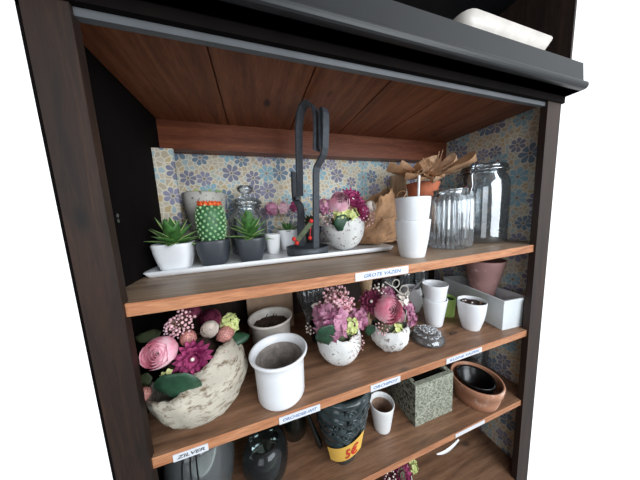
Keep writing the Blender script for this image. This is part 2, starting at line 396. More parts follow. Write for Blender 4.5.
def shelf(z, th, sag, planks, top='shelf_top', x0=XL, front=1.0, label=None):
    mb = MB(); n = 24
    def dz(x): return -sag*(1-((x-.8)/1.5)**2)
    ys = [front] + planks + [YB]
    for j in range(len(ys)-1):
        g = .002 if j else 0
        for i in range(n):
            xa, xb = x0+(XR-x0)*i/n, x0+(XR-x0)*(i+1)/n
            P = [(xa, ys[j]+g, z+dz(xa)), (xb, ys[j]+g, z+dz(xb)), (xb, ys[j+1], z+dz(xb)), (xa, ys[j+1], z+dz(xa)),
                 (xa, ys[j]+g, z-th+dz(xa)), (xb, ys[j]+g, z-th+dz(xb)), (xb, ys[j+1], z-th+dz(xb)), (xa, ys[j+1], z-th+dz(xa))]
            mb.add(P, [(0, 1, 2, 3), (7, 6, 5, 4), (3, 2, 6, 7)], 0, False)
            mb.add(P, [(4, 5, 1, 0)], 1 if j == 0 else 0, False)
    o = mb.build('shelf', [top, 'shelf_edge'], cab)
    if label: o['label'] = label
    return o
sh1 = shelf(-.318, .058, .014, [1.62], 'shelf_pale'); sh2 = shelf(S2, .055, 0, [1.5, 1.93]); sh3 = shelf(S3, .05, 0, [1.6]); sh4 = shelf(S4, .05, 0, [1.17, 1.55])
def shelf_label(par, text, x0, x1, z0, z1, ink, y=.996, pad=.02, mi=True):
    mb = MB(); mb.box(x0, x1, y, y+.0035, z0, z1, 0)
    if text:
        h = z1-z0; lettering(mb, text, x0+pad, x1-pad, y-.0008, z0+h*.28, z1-h*.26, 1, .25)
    mb.build('shelf_label', ['label', ink], par)
shelf_label(sh1, 'GROTE VAZEN', .518, .887, -.385, -.337, 'ink', pad=.055)
shelf_label(sh2, 'ZILVER', -.455, -.308, -1.116, -1.079, 'inkdark', pad=.014)
shelf_label(sh2, 'ORCHIDEE-WIT', .036, .270, -1.117, -1.076, 'ink')
shelf_label(sh2, 'ORCHIPOT', .603, .827, -1.117, -1.073, 'ink')
shelf_label(sh2, 'KLEINE VAZEN', 1.227, 1.588, -1.109, -1.069, 'ink', pad=.03)
shelf_label(sh3, '', 1.345, 1.668, -1.770, -1.741, 'ink')
mb = MB(); P = []                                   # strip of paper peeling off under the lowest label
for i in range(13):
    u = i/12; x = 1.37-.235*u; z = -1.785-.034*math.sin(PI*u*.9); h = .022*math.sin(PI*min(1, u*.9+.08))
    P += [(x, .992-.01*u, z+h*.5), (x, .984-.01*u, z-h*.5)]
mb.add(P, [(2*i, 2*i+1, 2*i+3, 2*i+2) for i in range(12)], 0)
o = mb.build('paper_strip', 'peel', sh3); o['label'] = 'white strip of label paper peeling down in a curve'
md = o.modifiers.new('thick', 'SOLIDIFY'); md.thickness = .0006
mb = MB()
for z in (.02, .045): mb.tube([(XL+.0, 1.2, z), (XL+.05, 1.2, z)], .01)
mb.build('shelf_pin', 'steel', cab)

# ---------------------------------------------------------------- plants and flowers
def frame(ax):
    ax = Vector(ax).normalized(); a = ax.orthogonal().normalized(); return ax, a, ax.cross(a)
def rose(c, ax, R, mat, par, name='rose', mat2=None):
    mb = MB(); ax, a, b_ = frame(ax); c = Vector(c)
    for k in range(7):
        q = (k+1)/7; r = R*(.16+.84*q); npt = 3+k//2; th0 = .12+.75*q
        for i in range(npt):
            a0 = 2*PI*(i+.37*k)/npt+random.uniform(-.2, .2); wd = 2*PI/npt*.72; P = []
            for u in range(6):
                th = PI*.86+(th0-PI*.86)*u/5; fl = 1+.10*(u/5)**4*(k > 1)
                for v in range(7):
                    vv = (v-3)/3; az = a0+wd*vv
                    tt = th+.22*abs(vv)**2.2*(u/5); d = ax*math.cos(tt)+(a*math.cos(az)+b_*math.sin(az))*math.sin(tt)
                    P.append(c+d*r*fl*(1-.10*(vv > 0)*vv)*(1+.03*math.sin(3*vv+i)))
            mb.add(P, [(u*7+v, u*7+v+1, (u+1)*7+v+1, (u+1)*7+v) for u in range(5) for v in range(6)], 1 if (k < 2 and mat2) else 0)
    return mb.build(name, [mat]+([mat2] if mat2 else []), par)
def dahlia(c, ax, R, mat, par, ctr='cream', name='dahlia', n=15):
    mb = MB(); ax, a, b_ = frame(ax); c = Vector(c)
    for ring, (el, L, k) in enumerate(((.12, 1, n), (.42, .86, n-2), (.78, .66, n-4), (1.1, .4, n-6))):
        for i in range(k):
            t = 2*PI*(i+.5*ring)/k+random.uniform(-.08, .08); r = a*math.cos(t)+b_*math.sin(t)
            d = r*math.cos(el)+ax*math.sin(el)
            mb.petal(c+r*R*.08, d, ax, R*L*random.uniform(.92, 1.06), R*.36, .10, .35, 0, .75)
    o = mb.build(name, mat, par)
    m2 = MB(); m2.ball(c+ax*R*.2, R*.17, 0, 8, wob=.3); m2.build('flower_centre', ctr, o if o.parent.parent is None else par)
    return o
def florets(c, ax, R, mat, par, n=16, size=.42, name='hydrangea', spread=1.25, sc=1.0):
    mb = MB(); ax, a, b_ = frame(ax); c = Vector(c)
    for i in range(n):
        th = spread*math.sqrt((i+.5)/n); ph = i*2.39996
        d = ax*math.cos(th)+(a*math.cos(ph)+b_*math.sin(ph))*math.sin(th); p = c+d*R*random.uniform(.8, 1.0)
        dd, e, g = frame(d+Vector((random.uniform(-.3, .3),)*3)); t0 = random.uniform(0, 2)
        for k in range(4):
            t = t0+PI/2*k; r = e*math.cos(t)+g*math.sin(t)
            mb.petal(p-dd*R*.05, r+dd*.25, dd, R*size, R*size*1.05, .12, -.12, 0, .55, 4, .03)
        mb.ball(p+dd*R*.02, R*.05, 0, 5)
    return mb.build(name, mat, par)
def berries(c, ax, R, mat, par, n=26, br=.10, root=None, name='berry_sprig', spread=1.4):
    mb = MB(); ax, a, b_ = frame(ax); c = Vector(c)
    for i in range(n):
        th = spread*math.sqrt((i+.5)/n); ph = i*2.39996
        d = ax*math.cos(th)+(a*math.cos(ph)+b_*math.sin(ph))*math.sin(th); p = c+d*R*random.uniform(.7, 1.1)
        mb.ball(p, R*br*random.uniform(.7, 1.3), 0, 6); mb.tube([c-ax*R*.3, c+d*R*.4, p], R*.02, 4, 1)
    return mb.build(name, [mat, 'stem'], par)
def bigleaf(base, d, up, L, w, par, mat='leaf', curl=-.2):
    mb = MB(); mb.petal(base, d, up, L, w, curl, -.18, 0, .62, 9)
    o = mb.build('leaf', mat, par); s_ = o.modifiers.new('thick', 'SOLIDIFY'); s_.thickness = .0006; return o
def rosette(c, par, n, L, w, seed, name='succulent', tall=0, mats=('succ', 'succ_e'), low=.15):
    random.seed(seed); mb = MB()
    for i in range(n):
        q = i/(n-1); ph = i*2.39996+random.uniform(-.2, .2); el = low+(1.35-low)*q**1.1; h = tall*q
        d = Vector((math.cos(ph)*math.cos(el), math.sin(ph)*math.cos(el), math.sin(el)))
        mb.leaf((c[0], c[1], c[2]+h), d, (0, 0, 1) if el < 1.2 else (math.cos(ph), math.sin(ph), .2), L*random.uniform(.8, 1.08)*(1-.35*q), w, w*.42, -.22+.3*q)
    return mb.build(name, list(mats), par)
def soil(x, y, z, r, par, sq=0, n=28, name='soil', mat='soil', amp=.012):
    mb = MB(); P = [(x, y, z+amp)]; rings = 6
    for j in range(1, rings+1):
        for i in range(n):
            a = 2*PI*i/n; rr = r*j/rings; c, s_ = math.cos(a), math.sin(a)
            if sq: rr = rr/((abs(c)**sq+abs(s_)**sq)**(1/sq))*.93
            P.append((x+rr*c, y+rr*s_, z+amp*noise.noise(Vector((rr*c*30, rr*s_*30, x)))))
    F = [(0, 1+i, 1+(i+1) % n) for i in range(n)]
    for j in range(rings-1):
        for i in range(n): F.append((1+j*n+i, 1+(j+1)*n+i, 1+(j+1)*n+(i+1) % n, 1+j*n+(i+1) % n))
    mb.add(P, F, 0); return mb.build(name, mat, par)
def potprof(rb, rt, h, t=.010, foot=.006, bulge=0, lip=0, floor=None):
    o = [(rb*.86, 0), (rb*.97, foot*.4), (rb, foot)]
    for i in range(1, 9):
        u = i/8; o.append((rb+(rt-rb)*u+bulge*math.sin(PI*u), foot+(h-foot)*u))
    if lip: o[-1] = (rt+lip, h-.012); o.append((rt+lip, h))
    else: o[-1] = (rt, h-.004)
    o += [(rt-t*.4, h+.002), (rt-t, h-.006)]
    f = floor if floor is not None else t*1.5
    for i in range(7, -1, -1):
        u = i/8; zz = foot+(h-foot)*u
        if zz > f: o.append((rb+(rt-rb)*u+bulge*math.sin(PI*u)-t, zz))
    o += [(max(.004, rb-t), f), (.002, f)]
    return o
def pot(x, y, z, prof, mat, par=None, name='pot', n=44, sq=0, **k):
    mb = MB(); mb.lathe(prof, x, y, z, n, 0, sq, **k); return mb.build(name, mat, par)

T = -.303        # floor of the serving tray
# ---- tray on the top shelf
mb = MB(); x0, x1, y0, y1 = -.645, 1.10, 1.40, 1.98
def rr(x0, x1, y0, y1, z, r=.03, n=5):
    P = []
    for cx, cy, a0 in ((x1-r, y1-r, 0), (x0+r, y1-r, PI/2), (x0+r, y0+r, PI), (x1-r, y0+r, 1.5*PI)):
        for i in range(n): a = a0+PI/2*i/(n-1); P.append((cx+r*math.cos(a), cy+r*math.sin(a), z))
    return P
rings = [rr(x0+.03, x1-.03, y0+.03, y1-.03, -.325), rr(x0+.01, x1-.01, y0+.01, y1-.01, -.318), rr(x0-.006, x1+.006, y0-.006, y1+.006, -.288), rr(x0, x1, y0, y1, -.283),
         rr(x0+.02, x1-.02, y0+.02, y1-.02, -.290), rr(x0+.05, x1-.05, y0+.05, y1-.05, T)]
n = len(rings[0]); P = [p for r_ in rings for p in r_]
mb.add(P, [(j*n+i, j*n+(i+1) % n, (j+1)*n+(i+1) % n, (j+1)*n+i) for j in range(5) for i in range(n)], 0)
mb.add(rings[0], [tuple(reversed(range(n)))], 0, False); mb.add(rings[-1], [tuple(range(n))], 0, False)
tag(mb.build('serving_tray', 'white'), 'long white rectangular tray under the small plants on the top shelf', 'tray')

G = 'small potted succulents on the white tray'
t = thing('potted_succulent', 'green striped succulent in a square white pot at the left end of the tray', 'plant', -.505, 1.52, T, G)
pot(-.505, 1.52, T, potprof(.080, .114, .172, bulge=.006), 'white', t, sq=5)
soil(-.505, 1.52, T+.15, .10, t, 5); rosette((-.505, 1.52, T+.160), t, 24, .215, .080, 3, tall=.05, low=.14)
t = thing('potted_cactus', 'round cactus with orange blooms in a dark grey pot', 'plant', -.285, 1.56, T, G)
pot(-.285, 1.56, T, potprof(.084, .114, .172, bulge=.008), 'anthracite', t, sq=3.2)
soil(-.285, 1.56, T+.158, .10, t, 3.2, mat='terra')
mb = MB(); cz = T+.15; hh = .275
pr = [(.055, 0), (.078, .04), (.088, .11), (.088, .19), (.076, .245), (.05, .27), (.01, .278)]
mb.lathe(pr, -.285, 1.56, cz, 24, 0)
for i in range(150):
    u = (i+.5)/150; zz = u*hh; ph = i*2.39996
    r_ = next(pr[j][0]+(pr[j+1][0]-pr[j][0])*((zz-pr[j][1])/(pr[j+1][1]-pr[j][1])) for j in range(6) if pr[j+1][1] >= zz)
    mb.ball((-.285+r_*math.cos(ph), 1.56+r_*math.sin(ph), cz+zz), .0105, 1, 6)
mb.build('cactus_body', ['cactus', 'cactus_t'], t)
mb = MB()
for i in range(14):
    a = 2*PI*i/14; q = Vector((-.285+.062*math.cos(a), 1.56+.062*math.sin(a), cz+.262))
    mb.ball(q, .017, 0, 6, wob=.4)
    for k in range(4): mb.petal(q, (math.cos(a+k), math.sin(a+k), 1.2), (0, 0, 1), .03, .014)
mb.build('cactus_blooms', 'orange', t)
t = thing('potted_succulent', 'green striped succulent in a dark grey pot in front of the lidded jar', 'plant', -.04, 1.55, T, G)
pot(-.04, 1.55, T, potprof(.080, .114, .168, bulge=.008), 'anthracite', t, sq=3.2)
soil(-.04, 1.55, T+.15, .10, t, 3.2); rosette((-.04, 1.55, T+.15), t, 28, .19, .074, 9, tall=.10, low=.16)
t = thing('potted_succulent', 'succulent with pink silk blossoms in a small white pot left of the iron holder', 'plant', .285, 1.875, T, G)
pot(.285, 1.875, T, potprof(.074, .108, .187), 'white', t, sq=4)
soil(.285, 1.875, T+.162, .09, t, 4); rosette((.285, 1.85, T+.165), t, 14, .17, .055, 12)
florets((0.163, 1.930, 0.080), (-.3, -1, .3), .06, 'mauve', t, 12, .5, 'blossom')
florets((0.274, 1.930, 0.085), (0, -1, .3), .055, 'rosepale', t, 10, .55, 'blossom')
florets((0.370, 1.930, 0.091), (.3, -1, .3), .05, 'magenta', t, 9, .5, 'blossom')
t = thing('flower_pot', 'slim white pot half hidden behind the dark succulent pot', 'pot', .135, 1.84, T)
pot(.135, 1.74, T, potprof(.05, .07, .165), 'white_matt', t, sq=3)
soil(.135, 1.74, T+.13, .06, t, 3)
# weathered stone pot
t = thing('stone_planter', 'weathered grey stone planter with moss, behind the cactus', 'pot', -.35, 1.80, T)
mb = MB(); mb.lathe(potprof(.070, .155, .525, .02, bulge=.012), -.375, 1.89, T, 40, 0, wob=.08); mb.build('pot', 'stonepot', t)
soil(-.375, 1.89, T+.49, .15, t, name='moss', mat='leaf_b', amp=.05)
mb = MB(); random.seed(4)
for i in range(26):
    a = random.uniform(0, 6.28); q = random.uniform(0, .14)
    mb.petal((-.375+q*math.cos(a), 1.89+q*math.sin(a), T+.505), (math.cos(a), math.sin(a), .9), (0, 0, 1), .06, .025)
mb.build('moss_sprigs', 'succ_e', t)
# lidded glass jar
t = thing('glass_jar', 'squat clear glass jar with a round knobbed lid at the wallpaper', 'jar', -.072, 1.89, T)
jx, jy = -.055, 1.88
mb = MB(); mb.lathe([(.12, .0), (.15, .02), (.158, .20), (.158, .30), (.135, .345), (.105, .375), (.105, .40), (.12, .405), (.12, .42), (.098, .42), (.092, .38), (.125, .34), (.148, .30), (.148, .03), (.01, .025)], jx, jy, T, 40); mb.build('jar_body', 'glass_rib', t)
mb = MB(); mb.lathe([(.09, .425), (.13, .43), (.128, .45), (.10, .475), (.05, .49), (.032, .505), (.038, .52), (.065, .545), (.068, .565), (.05, .585), (.01, .59)], jx, jy, T, 36); mb.build('lid', 'glass_rib', t)

# black iron holder with two bent bands and a hook
t = thing('iron_candle_holder', 'tall black iron candle holder of bent flat bands on a round dish', 'holder', .41, 1.62, T)
mb = MB(); mb.lathe([(.155, 0), (.168, .003), (.172, .06), (.165, .06), (.16, .014), (.01, .012)], .395, 1.585, T, 48); mb.build('dish', 'iron', t)
WD = (.88, .47, 0)
mb = MB(); mb.strap([(0.366, 1.700, -0.257), (0.384, 1.700, 0.036), (0.381, 1.710, 0.088), (0.356, 1.765, 0.152), (0.360, 1.780, 0.231), (0.365, 1.780, 0.384)], WD, .066, .022); mb.build('band', 'iron', t)
mb = MB(); mb.strap([(0.427, 1.460, -0.301), (0.450, 1.460, 0.115), (0.460, 1.460, 0.311), (0.467, 1.450, 0.352), (0.498, 1.385, 0.419), (0.502, 1.360, 0.458), (0.507, 1.345, 0.582), (0.509, 1.340, 0.675), (0.507, 1.350, 0.704), (0.498, 1.365, 0.707), (0.495, 1.370, 0.674), (0.486, 1.375, 0.462)], WD, .060, .014); mb.build('band', 'iron', t)
mb = MB(); mb.strap([(0.370, 1.640, 0.165), (0.365, 1.560, 0.500), (0.363, 1.510, 0.637), (0.369, 1.480, 0.712), (0.385, 1.460, 0.757), (0.408, 1.435, 0.770), (0.432, 1.420, 0.765), (0.453, 1.410, 0.740), (0.467, 1.405, 0.688), (0.466, 1.405, 0.603), (0.456, 1.410, 0.451)], (.78, .62, 0), .074, .014); mb.build('hook', 'iron', t)
mb = MB(); mb.box(.345, .385, 1.67, 1.76, .14, .168); mb.build('clamp', 'iron', t)
t = thing('dark_pot', 'dark grey pot with a dry plant behind the iron holder', 'pot', .52, 1.87, T)
pot(.53, 1.88, T, potprof(.06, .085, .20), 'anthracite', t); soil(.53, 1.88, T+.175, .07, t)
mb = MB(); random.seed(6)
for i in range(30):
    a = random.uniform(0, 6.28); e = random.uniform(.4, 1.4)
    mb.petal((.52, 1.88, T+.19), (math.cos(a)*math.cos(e), math.sin(a)*math.cos(e), math.sin(e)), (0, 0, 1), .14, .04, -.2)
mb.build('foliage', 'leaf_b', t)
t = thing('berry_pick', 'small wooden pick with red beads leaning in the black iron dish', 'ornament', .35, 1.50, T+.014)
mb = MB(); mb.strap([(0.288, 1.470, -0.182), (0.399, 1.450, -0.053)], (0, -1, .2), .03, .035); mb.build('pick', 'leaf_b', t)
mb = MB()
mb.tube([(0.397, 1.440, -0.038), (0.390, 1.470, -0.167)], .004, 6); mb.build('thread', 'red', t)
for q in ((0.265, 1.460, -0.164), (0.283, 1.450, -0.194), (0.397, 1.440, -0.038), (0.390, 1.470, -0.167)):
    mb = MB(); mb.ball(q, .017, 0, 8); mb.build('bead', 'red', t)

# ---------------------------------------------------------------- flower arrangements in broken egg pots
def eggpot(c, R, ax, par, mat, open_=.95, jag=.16, sc=(1, 1, 1), seed=1, name='pot', th=.05, ripple=.02, zscale=1.0, low=None):
    """hollow egg with a jagged broken opening around axis ax; low = flatten the underside at that height"""
    random.seed(seed); ax, a, b_ = frame(ax); n = 56; m = 14; P = []; c = Vector(c)
    J = [random.uniform(-1, 1) for _ in range(n)]
    for k, rad in ((0, 1.0), (1, 1-th)):
        for j in range(m+1):
            for i in range(n):
                az = 2*PI*i/n; lim = open_+jag*(.6*math.sin(3*az+seed)+.4*math.sin(7*az)+.35*J[i]*.7)
                th_ = PI-(PI-lim)*j/m
                d = ax*math.cos(th_)+(a*math.cos(az)+b_*math.sin(az))*math.sin(th_)
                q = R*rad*(1+ripple*noise.noise(d*4+Vector((seed, 0, 0))))
                p = c+Vector((d.x*sc[0], d.y*sc[1], d.z*sc[2]))*q
                if low is not None: p.z = max(p.z, low+(.0 if k == 0 else .012))
                P.append(p)
    mb = MB(); L = (m+1)*n; F = []
    for j in range(m):
        for i in range(n):
            i2 = (i+1) % n; F.append((j*n+i, j*n+i2, (j+1)*n+i2, (j+1)*n+i)); F.append((L+j*n+i, L+(j+1)*n+i, L+(j+1)*n+i2, L+j*n+i2))
    for i in range(n): i2 = (i+1) % n; F.append((m*n+i, m*n+i2, L+m*n+i2, L+m*n+i))
    mb.add(P, F, 0); return mb.build(name, mat, par)
FG = 'silk flower arrangements in broken egg pots'
# on the tray
t = thing('flower_arrangement', 'pink and lime silk flowers in a crackled white pot on the tray', 'flower arrangement', .71, 1.52, T, FG)
eggpot((.715, 1.56, T+.195), .172, (0, .0, 1), t, 'crackle', 1.25, .22, (1, 1, 1.14), 5, low=T)
mb = MB(); mb.ball((.715, 1.57, T+.20), .13, 0, 12, wob=.3); mb.build('moss_filling', 'leaf_b', t)
rose((0.639, 1.470, 0.081), (-.3, -1, .5), 0.085, 'rosepale', t)
dahlia((0.749, 1.480, 0.102), (.1, -1, .5), 0.103, 'magenta', t)
dahlia((0.823, 1.470, 0.019), (.5, -1, .2), 0.088, 'magenta', t)
florets((0.640, 1.460, -0.013), (-.2, -1, .3), 0.062, 'green_f', t, 8, .55)
florets((0.722, 1.450, -0.009), (.1, -1, .3), 0.063, 'green_f', t, 8, .55)
florets((0.548, 1.520, 0.063), (-.6, -1, .3), 0.071, 'mauve', t, 10, .5)
rose((0.948, 1.520, 0.050), (.6, -1, .3), 0.050, 'cream', t, 'white_bloom')
berries((0.871, 1.460, -0.040), (.6, -1, -.1), 0.073, 'berry', t, 20)
berries((0.542, 1.470, -0.031), (-.6, -1, -.1), 0.062, 'berry', t, 18)
bigleaf((0.622, 1.400, -0.005), (.15, -.12, -1), (0, -1, 0), .13, .13, t)
# shelf two, left: big tilted egg
t = thing('flower_arrangement', 'large tilted egg pot of pink ranunculus and purple daisy at the left end', 'flower arrangement', -.33, 1.3, S2, FG)
eggpot((-.355, 1.20, S2+.205), .232, (-.44, .0, .9), t, 'eggshell', 1.12, .10, (1.03, .95, 1.0), 3, low=S2, ripple=.05)
mb = MB(); mb.ball((-.39, 1.25, S2+.24), .15, 0, 14, wob=.3); mb.build('moss_filling', 'soil', t)
rose((-0.465, 1.060, -0.595), (-.2, -1, .35), 0.068, 'rose', t, 'ranunculus')
dahlia((-0.343, 1.080, -0.669), (.1, -1, .25), 0.088, 'magenta', t)
o = MB(); o.ball((-0.377, 1.140, -0.595), 0.040, 0, 12, wob=.2); o.build('glitter_ball', 'glitter', t)
o = MB(); o.ball((-0.218, 1.220, -0.658), 0.047, 0, 12, wob=.2); o.build('glitter_ball', 'glitter', t)
o = MB(); o.ball((-0.575, 1.100, -0.811), 0.032, 0, 12, wob=.2); o.build('glitter_ball', 'glitter', t)
rose((-0.275, 1.150, -0.575), (.1, -1, .3), 0.043, 'cream', t, 'white_bloom')
rose((-0.300, 1.280, -0.584), (.1, -1, .5), 0.064, 'wine', t, 'dark_rose')
florets((-0.201, 1.280, -0.631), (.4, -1, .5), 0.061, 'green_f', t, 14, .45)
florets((-0.447, 1.050, -0.705), (-.1, -1, .1), 0.026, 'green_f', t, 7, .6)
berries((-0.397, 1.160, -0.519), (0, -1, .5), 0.063, 'berry', t, 46, .11)
berries((-0.437, 1.180, -0.548), (0, -1, .5), 0.053, 'rosepale', t, 30, .11)
berries((-0.225, 1.120, -0.760), (.5, -1, 0), 0.056, 'berry', t, 34, .09)
bigleaf((-0.397, 0.985, -0.668), (-.05, -.0, -1), (-.15, -1, .2), .17, .20, t)
bigleaf((-0.239, 1.220, -0.703), (1, .1, .1), (0, -.7, 1), .15, .09, t, 'leaf')
bigleaf((-0.519, 1.200, -0.579), (-1, .1, .2), (0, -.7, 1), .12, .07, t, 'leaf_b')
bigleaf((-0.354, 1.300, -0.551), (-.6, .1, .5), (0, -.7, 1), .12, .08, t, 'wine')
bigleaf((-0.564, 1.150, -0.754), (-.6, -.1, -.5), (0, -1, .5), .10, .07, t, 'leaf_b')
# shelf two, centre
t = thing('flower_arrangement', 'mauve hydrangeas and lime florets in an egg pot beside the white planter', 'flower arrangement', .51, 1.32, S2, FG)
eggpot((.512, 1.27, S2+.165), .160, (-.05, .05, 1), t, 'crackle', 1.15, .14, (1, 1, 1.12), 8, low=S2)
mb = MB(); mb.ball((.515, 1.29, S2+.20), .12, 0, 12, wob=.3); mb.build('moss_filling', 'leaf_b', t)
florets((0.439, 1.220, -0.728), (-.2, -1, .4), 0.112, 'mauve', t, 14, .55)
florets((0.651, 1.260, -0.764), (.5, -1, .3), 0.078, 'mauve', t, 12, .55)
florets((0.403, 1.300, -0.693), (-.5, -1, .4), 0.069, 'mauve', t, 10, .5)
berries((0.529, 1.340, -0.658), (-.1, -.8, .7), 0.124, 'berry', t, 70, .085)
florets((0.553, 1.360, -0.687), (-.1, -.8, .7), 0.112, 'rose', t, 20, .3, 'blossom')
florets((0.562, 1.180, -0.756), (.2, -1, .2), 0.059, 'green_f', t, 11, .42)
berries((0.568, 1.170, -0.877), (.1, -1, -.1), 0.077, 'berry', t, 34, .06)
berries((0.311, 1.280, -0.775), (-1, -.5, -.1), 0.040, 'cream', t, 10, .16)
bigleaf((0.362, 1.100, -0.675), (.12, -.0, -1), (-.1, -1, .1), .155, .15, t)
bigleaf((0.410, 1.340, -0.659), (-.8, -.1, .3), (0, -.8, .8), .07, .05, t, 'cream')
# shelf two, right
t = thing('flower_arrangement', 'pink rose and plum daisy in a faceted white egg pot beside the glass frog', 'flower arrangement', .92, 1.3, S2, FG)
t['label'] = 'pink rose and plum daisy in a faceted white egg pot beside the glass frog'
eggpot((.928, 1.245, S2+.14), .146, (0, .05, 1), t, 'crackle', 1.15, .1, (1, 1, .98), 11, low=S2, ripple=.08)
mb = MB(); mb.ball((.925, 1.26, S2+.17), .11, 0, 12, wob=.3); mb.build('moss_filling', 'leaf_b', t)
rose((0.876, 1.200, -0.711), (0, -1, .3), 0.101, 'rose', t)
rose((0.966, 1.190, -0.772), (.4, -1, .1), 0.049, 'rosepale', t)
dahlia((0.780, 1.260, -0.656), (-.5, -1, .4), 0.094, 'wine', t)
florets((1.085, 1.220, -0.836), (.7, -1, 0), 0.065, 'mauve', t, 16, .4)
florets((1.109, 1.270, -0.780), (.7, -1, .3), 0.060, 'mauve', t, 12, .45)
florets((1.075, 1.300, -0.726), (.4, -1, .5), 0.062, 'cream', t, 8, .5)
berries((0.894, 1.340, -0.659), (0, -.8, .7), 0.085, 'cream', t, 34, .10)
florets((0.963, 1.330, -0.675), (0, -.8, .7), 0.078, 'mauve', t, 14, .4)
berries((0.802, 1.170, -0.812), (-.1, -1, 0), 0.061, 'berry', t, 26, .09)
florets((0.932, 1.170, -0.865), (.2, -1, 0), 0.048, 'green_f', t, 9, .5)
bigleaf((0.760, 1.220, -0.822), (-.3, -.1, -1), (-.1, -1, .1), .09, .08, t)
# bottom shelf
t = thing('flower_arrangement', 'purple and lime flowers low on the bottom shelf board', 'flower arrangement', 1.06, 1.3, S4, FG)
eggpot((1.06, 1.32, S4+.13), .13, (0, 0, 1), t, 'crackle', 1.2, .1, (1, 1, 1), 13, low=S4)
mb = MB(); mb.ball((1.06, 1.32, S4+.20), .10, 0, 12, wob=.3); mb.build('moss_filling', 'leaf_b', t)
dahlia((1.053, 1.260, -2.335), (0, -1, .8), .095, 'magenta', t)
dahlia((0.947, 1.260, -2.322), (-.5, -1, .6), .08, 'wine', t)
florets((1.211, 1.300, -2.374), (.5, -1, .5), .05, 'green_f', t, 9, .5)
florets((1.131, 1.340, -2.400), (.1, -.8, .8), .06, 'mauve', t, 12, .5)
berries((0.942, 1.280, -2.275), (-.5, -1, .6), .06, 'cream', t, 18, .14)

# ---------------------------------------------------------------- right part of the top shelf
t = thing('kraft_paper_bag', 'crumpled brown kraft paper bag behind the tray end', 'paper bag', 1.12, 1.72, -.33)
mb = MB(); random.seed(21); n = 48; P = []
for j in range(15):
    u = j/14
    for i in range(n):
        a = 2*PI*i/n; r_ = (.225+.05*math.sin(PI*u*1.1))*(1-.30*u**2)
        q = Vector((math.cos(a)*2.2, math.sin(a)*2.2, u*3.2))
        r_ *= 1+.22*noise.noise(q)+.14*abs(noise.noise(q*2.3))-.05*abs(noise.noise(q*5))
        zt = u*(.44+.10*math.cos(a)+.05*noise.noise(Vector((math.cos(a)*3, math.sin(a)*3, 4))))
        P.append((1.13+r_*math.cos(a)*1.05+.06*u, 1.80+r_*math.sin(a)*.85, -.290+zt))
mb.add(P, [(j*n+i, j*n+(i+1) % n, (j+1)*n+(i+1) % n, (j+1)*n+i) for j in range(14) for i in range(n)], 0, False)
mb.add(P[:n], [tuple(reversed(range(n)))], 0, False)
o = mb.build('bag', 'kraft', t)
mb = MB(); 
for i in range(7):
    pts = []; a0 = random.uniform(-2.6, -.6)
    for j in range(9):
        u = j/8; pts.append((1.15+.22*math.cos(a0+u*1.3)+.02*math.sin(9*u+i), 1.70+.26*math.sin(a0+u*1.3), -.28+.07*i+.05*math.sin(4*u+i)))
    mb.tube(pts, .005, 4)
mb.build('raffia', 'kraft_l', t)
t = thing('wooden_board', 'narrow pale pine board upright against the flowered wallpaper', 'board', 1.62, 1.9, -.33)
mb = MB(); mb.box(1.53, 1.72, 1.97, 2.01, -.325, .41); mb.build('board', 'paleWood', t, .004)
t = thing('wrapped_terracotta_pot', 'terracotta pot with spiky brown packing paper spilling over its rim', 'pot', 1.72, 1.72, -.33)
t['label'] = 'terracotta pot with pointed brown packing paper spilling over its rim'
pot(1.67, 1.68, -.325, potprof(.10, .145, .60, .016, lip=.012), 'terra', t)
mb = MB(); random.seed(31)
def sheet(p, tip, w, mi=0, s_=0):
    p = Vector(p); tip = Vector(tip); d = tip-p; L = d.length; mb.petal(p, d, (0, -.5, 1), L, w, 0, .35, mi, .8, 10, .05+.03*s_)
for b0, tip, w, mi in (((1.66, 1.54, .32), (1.884, 1.300, 0.394), .24, 0), ((1.64, 1.56, .33), (1.814, 1.420, 0.432), .20, 1), ((1.68, 1.60, .31), (1.868, 1.420, 0.353), .20, 1),
    ((1.66, 1.60, .32), (1.170, 1.600, 0.361), .22, 0), ((1.64, 1.62, .33), (1.317, 1.620, 0.404), .18, 1), ((1.68, 1.62, .33), (1.527, 1.660, 0.418), .16, 0), ((1.70, 1.66, .33), (1.862, 1.700, 0.486), .24, 1),
    ((1.68, 1.66, .33), (1.723, 1.720, 0.487), .22, 0), ((1.66, 1.56, .34), (1.686, 1.450, 0.285), .22, 1), ((1.66, 1.58, .34), (1.283, 1.500, 0.273), .16, 0), ((1.68, 1.58, .34), (1.536, 1.440, 0.229), .18, 1), ((1.64, 1.56, .34), (1.388, 1.460, 0.241), .14, 0)):
    sheet(b0, tip, w, mi, .6)
for i in range(14):
    a = random.uniform(-2.9, -.2); mb.tube([(1.69, 1.62, .34), (1.69+.12*math.cos(a), 1.6+.1*math.sin(a), .40), (1.69+.26*math.cos(a), 1.6+.18*math.sin(a), .36+random.uniform(-.05, .16))], .0025, 4, 1)
o = mb.build('packing_paper', ['kraft', 'kraft_l'], t)

def cup(x, y, z, rb, rt, h, label, group=None, mat='white', name='white_cup', **k):
    o = pot(x, y, z, potprof(rb, rt, h, .008, **k), mat, None, name); return tag(o, label, 'cup', group)
cup(1.092, 1.19, -.335, .086, .121, .272, 'lower of the two stacked white cups on the top shelf', 'stacked white cups on the top shelf', bulge=.005)
cup(1.092, 1.19, -.175, .090, .120, .268, 'upper of the two stacked white cups, holding a white straw', 'stacked white cups on the top shelf', bulge=.004)
mb = MB(); mb.tube([(1.155, 1.21, -.155), (1.178, 1.22, .255)], .0085, 8)
tag(mb.build('straw', 'white_matt'), 'thin white straw standing in the upper stacked cup', 'straw')
